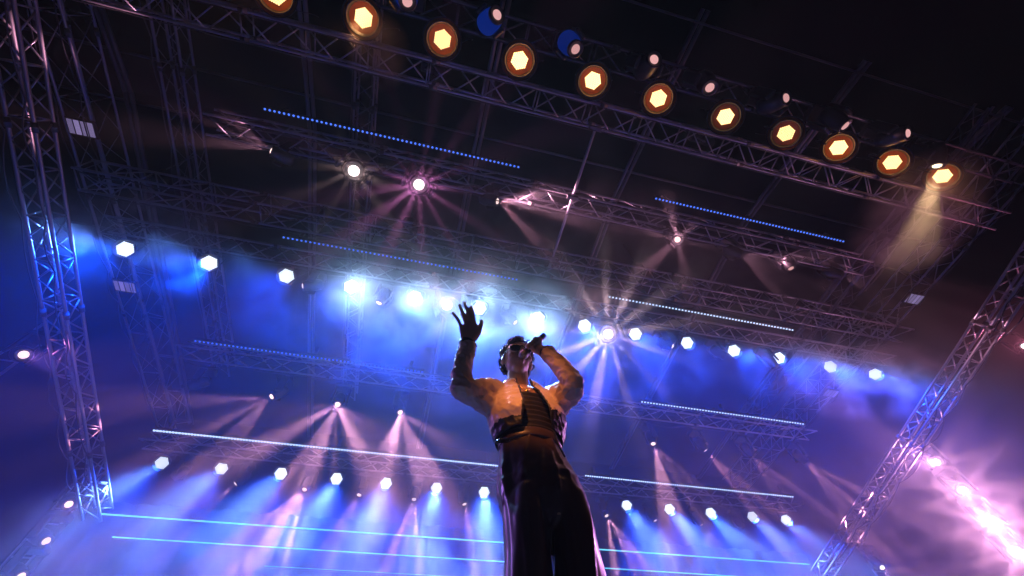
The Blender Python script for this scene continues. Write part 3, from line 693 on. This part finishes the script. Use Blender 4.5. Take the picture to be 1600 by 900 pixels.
jm.materials.clear(); jm.materials.append(M['jacket']); jm.materials.append(M['jacket_dark'])
cut(jm, killed, paint)
jk = obj('jacket', jm, person)
so = jk.modifiers.new('thickness', 'SOLIDIFY'); so.thickness = .004; so.offset = -1
for i in range(4):
    p = Vector(Rwr) - wr_dir * (.02 + .022 * i); b = lathe_mesh('button', [(.003, -.003), (.007, -.002), (.007, .002), (.003, .003)], M['black'], 10)
    o = obj('button', b, jk, p - Vector((PX, PY, PZ)) + Vector((-.046 - .003 * i, -.004, 0)), (0, math.pi / 2, 0))
for z, x in ((2.53, .60),):
    o = obj('button', lathe_mesh('button', [(.004, -.004), (.011, -.002), (.011, .002), (.004, .004)], M['black'], 12), jk, V3(x, 1.40, z), (math.pi / 2, 0, 0))
# turned up collar
bm = bmesh.new(); A = []
for i in range(19):
    a = math.radians(-62 + 304 * i / 18); r0, r1 = .085, .098
    x0, y0 = math.cos(a), math.sin(a)
    fz = 2.775 - .03 * max(0, -math.sin(a)) ** 1.5
    A.append((bm.verts.new(V3(.50 + r0 * x0, 1.548 + r0 * .92 * y0, fz + .03)), bm.verts.new(V3(.50 + r1 * 1.12 * x0, 1.548 + r1 * 1.05 * y0, fz - .012))))
for a, b in zip(A, A[1:]): bm.faces.new((a[0], a[1], b[1], b[0]))
co_ = obj('collar', bm_mesh('collar', bm, M['jacket'], True), jk); so = co_.modifiers.new('thickness', 'SOLIDIFY'); so.thickness = .006

# curly dark hair: short thick curls over a cap, longer towards the nape
bm = bmesh.new(); rnd = random.Random(5)
for i in range(760):
    u = rnd.uniform(-1, 1); th = rnd.uniform(0, 2 * math.pi); rr_ = math.sqrt(1 - u * u)
    n_ = Vector((rr_ * math.cos(th), rr_ * math.sin(th), u))
    front = -n_.y
    if n_.z < -.35 and front > -.35: continue
    if front > .15 and n_.z < .62: continue
    if abs(n_.x) > .8 and front > -.1 and n_.z < .1: continue
    if n_.z < -.62: continue
    base = Vector((0, .012, .03)) + Vector((n_.x * .078, n_.y * .096, n_.z * .102))
    t1 = n_.orthogonal().normalized(); t2 = n_.cross(t1); ph = rnd.uniform(0, 6.28); cr = rnd.uniform(.006, .017); pts = []
    for j in range(8):
        a = ph + j * .95
        pts.append(hd(*(base + n_ * (-.006 + .0052 * j) + cr * (math.cos(a) * t1 + math.sin(a) * t2))))
    add_tube(bm, pts, [.0036, .0040, .0040, .0038, .0036, .0032, .0026, .001], 4)
ha = obj('hair', bm_mesh('hair', bm, M['hair'], True), person)
bm = bmesh.new(); ellipsoid(bm, hd(0, .022, .042), (.0785, .092, .094), tq)
obj('hair_cap', bm_mesh('hair_cap', bm, M['hair'], True), ha)
# sunglasses: two dark lenses, bridge, temples
sg = obj('sunglasses', tube_mesh('sunglasses', [hd(-.018, -.104, .018), hd(0, -.108, .022), hd(.018, -.104, .018)], .0035, M['glass'], 6), person)
for s_ in (-1, 1):
    bm = bmesh.new(); ellipsoid(bm, hd(s_ * .037, -.093, .010), (.033, .011, .025), (tilt @ Matrix.Rotation(s_ * .25, 3, 'Z')).to_quaternion())
    obj('lens', bm_mesh('lens', bm, M['glass'], True), sg)
    obj('temple', tube_mesh('temple', [hd(s_ * .064, -.082, .018), hd(s_ * .079, -.03, .014), hd(s_ * .081, .012, .006)], .0032, M['glass'], 6), sg)
ne = obj('necklace', tube_mesh('necklace', [V3(.445 + .11 * k / 10, 1.455 - .02 * math.sin(math.pi * k / 10), 2.735 - .075 * math.sin(math.pi * k / 10)) for k in range(11)], .002, M['gold'], 5), person)
obj('pendant', lathe_mesh('pendant', [(.002, -.003), (.010, -.002), (.010, .002), (.002, .003)], M['gold'], 12), ne, V3(.50, 1.432, 2.655), (math.pi / 2, 0, 0))
# microphone held to the mouth
mc = empty('microphone', MA, 'black handheld microphone with a pink ring in the singer\'s hand', 'microphone')
aim_part(mc, -(MB - MA)); L_ = (MB - MA).length
obj('grille', lathe_mesh('grille', [(.008, -.026), (.019, -.02), (.025, -.006), (.0255, .006), (.022, .018)], M['mesh'], 18), mc)
obj('handle', lathe_mesh('handle', [(.023, .018), (.0235, .026), (.019, .034), (.0165, .08), (.015, L_ - .05), (.0145, L_ - .046)], M['mic'], 18), mc)
obj('ring', lathe_mesh('ring', [(.0165, L_ - .064), (.0172, L_ - .062), (.0172, L_ - .04), (.0165, L_ - .038)], M['tape'], 18), mc)
obj('tail', lathe_mesh('tail', [(.0155, L_ - .038), (.0165, L_ - .03), (.016, L_), (.009, L_ + .006)], M['mic'], 18), mc)
obj('antenna', tube_mesh('antenna', [(.012, .008, L_ - .01), (.024, .014, L_ + .002), (.03, .016, L_ - .02)], .005, M['mic'], 6), mc)

# ------------------------------------------------------------------ haze and smoke
def bound_box(name, lo, hi, mat):
    bm = bmesh.new(); add_box(bm, lo, hi); bmesh.ops.recalc_face_normals(bm, faces=bm.faces); return obj(name, bm_mesh(name, bm, mat))
def volume(name, dens, col=(.93, .93, .96), g_=.25, nz=None):
    m = bpy.data.materials.new(name); m.use_nodes = True; nt = m.node_tree; nt.nodes.clear()
    out = nt.nodes.new('ShaderNodeOutputMaterial'); p = nt.nodes.new('ShaderNodeVolumePrincipled')
    p.inputs['Density'].default_value = dens; p.inputs['Anisotropy'].default_value = g_; p.inputs['Color'].default_value = tuple(col) + (1,)
    nt.links.new(p.outputs[0], out.inputs['Volume'])
    if nz:
        sc, lo, hi, det, least = nz
        tc = nt.nodes.new('ShaderNodeTexCoord'); n = nt.nodes.new('ShaderNodeTexNoise')
        n.inputs['Scale'].default_value = sc; n.inputs['Detail'].default_value = det; n.inputs['Distortion'].default_value = .6
        nt.links.new(tc.outputs['Object'], n.inputs['Vector'])
        mr = nt.nodes.new('ShaderNodeMapRange'); mr.inputs[1].default_value = lo; mr.inputs[2].default_value = hi; mr.inputs[3].default_value = least; mr.inputs[4].default_value = dens
        nt.links.new(n.outputs['Fac'], mr.inputs[0]); nt.links.new(mr.outputs[0], p.inputs['Density'])
    return m
hz = bound_box('haze', (-420, -420, -1.4), (420, 420, 13), volume('haze', .0015)); tag(hz, 'thin stage haze filling the air', 'haze', kind='stuff')
sm = bound_box('smoke', (-9.5, 2.3, 2.4), (15.8, 12.3, 10.3), volume('smoke', .016)); tag(sm, 'thin drifting smoke under the whole stage roof', 'smoke', kind='stuff')
def puff(loc, size, dens, sc, label, lo=.46, hi=.62):
    """a cloud of smoke that thins out towards its edge"""
    m = volume('smoke_cloud', dens, nz=(sc, lo, hi, 3, 0.)); nt = m.node_tree
    mr = [n for n in nt.nodes if n.type == 'MAP_RANGE'][0]; p = [n for n in nt.nodes if n.type == 'PRINCIPLED_VOLUME'][0]
    tc = [n for n in nt.nodes if n.type == 'TEX_COORD'][0]; nz = [n for n in nt.nodes if n.type == 'TEX_NOISE'][0]
    mp = nt.nodes.new('ShaderNodeMapping'); mp.inputs['Scale'].default_value = size; mp.inputs['Location'].default_value = loc
    nt.links.new(tc.outputs['Object'], mp.inputs['Vector']); nt.links.new(mp.outputs[0], nz.inputs['Vector'])
    ln = nt.nodes.new('ShaderNodeVectorMath'); ln.operation = 'LENGTH'; nt.links.new(tc.outputs['Object'], ln.inputs[0])
    fo = nt.nodes.new('ShaderNodeMapRange'); fo.inputs[1].default_value = .97; fo.inputs[2].default_value = .25; nt.links.new(ln.outputs['Value'], fo.inputs[0])
    mu = nt.nodes.new('ShaderNodeMath'); mu.operation = 'MULTIPLY'; nt.links.new(mr.outputs[0], mu.inputs[0]); nt.links.new(fo.outputs[0], mu.inputs[1])
    nt.links.new(mu.outputs[0], p.inputs['Density'])
    bm = bmesh.new(); bmesh.ops.create_icosphere(bm, subdivisions=2, radius=1)
    o = obj('smoke', bm_mesh('smoke', bm, m), None, loc, None, size); tag(o, label, 'smoke', 'clouds of stage smoke', 'stuff'); return o
puff((1.2, 4.8, 7.25), (4.8, 1.7, 1.75), .6, 1.5, 'bright cloud of smoke around the middle of the upper hexagonal lamps')
puff((-5.2, 4.6, 8.1), (2.2, 1.2, .8), .8, 1.7, 'small clouds of smoke by the leftmost upper hexagonal lamps')
puff((9.4, 4.7, 7.8), (3.6, 1.3, .9), .7, 1.5, 'smoke trailing right from the last upper hexagonal lamps')
puff((12.9, 6.6, 5.7), (2.7, 2.6, 3.0), .2, .6, 'pink lit cloud of smoke added around the side lamps at right', .22, .78)  # dense smoke added to strengthen the glow near these lamps
puff((-.8, 9.4, 5.9), (7.5, 2.8, 2.5), .26, 1.2, 'pale bank of smoke low at the rear left', .40, .64)
puff((8.8, 9.4, 5.9), (5.5, 2.8, 2.5), .24, 1.2, 'pale bank of smoke low at the rear right', .40, .64)
puff((2.6, 2.9, 8.9), (7.6, 1.3, 1.1), .25, 1.1, 'thin purple lit smoke around the second truss', .42, .68)
puff((8.85, 1.2, 8.5), (1.1, 1.5, .9), .8, 1.6, 'golden smoke below the last amber lamp', .3, .65)
puff((-1.55, .8, 8.75), (.55, .6, .5), 1.2, 2.2, 'small orange puff of smoke below the second amber lamp', .3, .65)
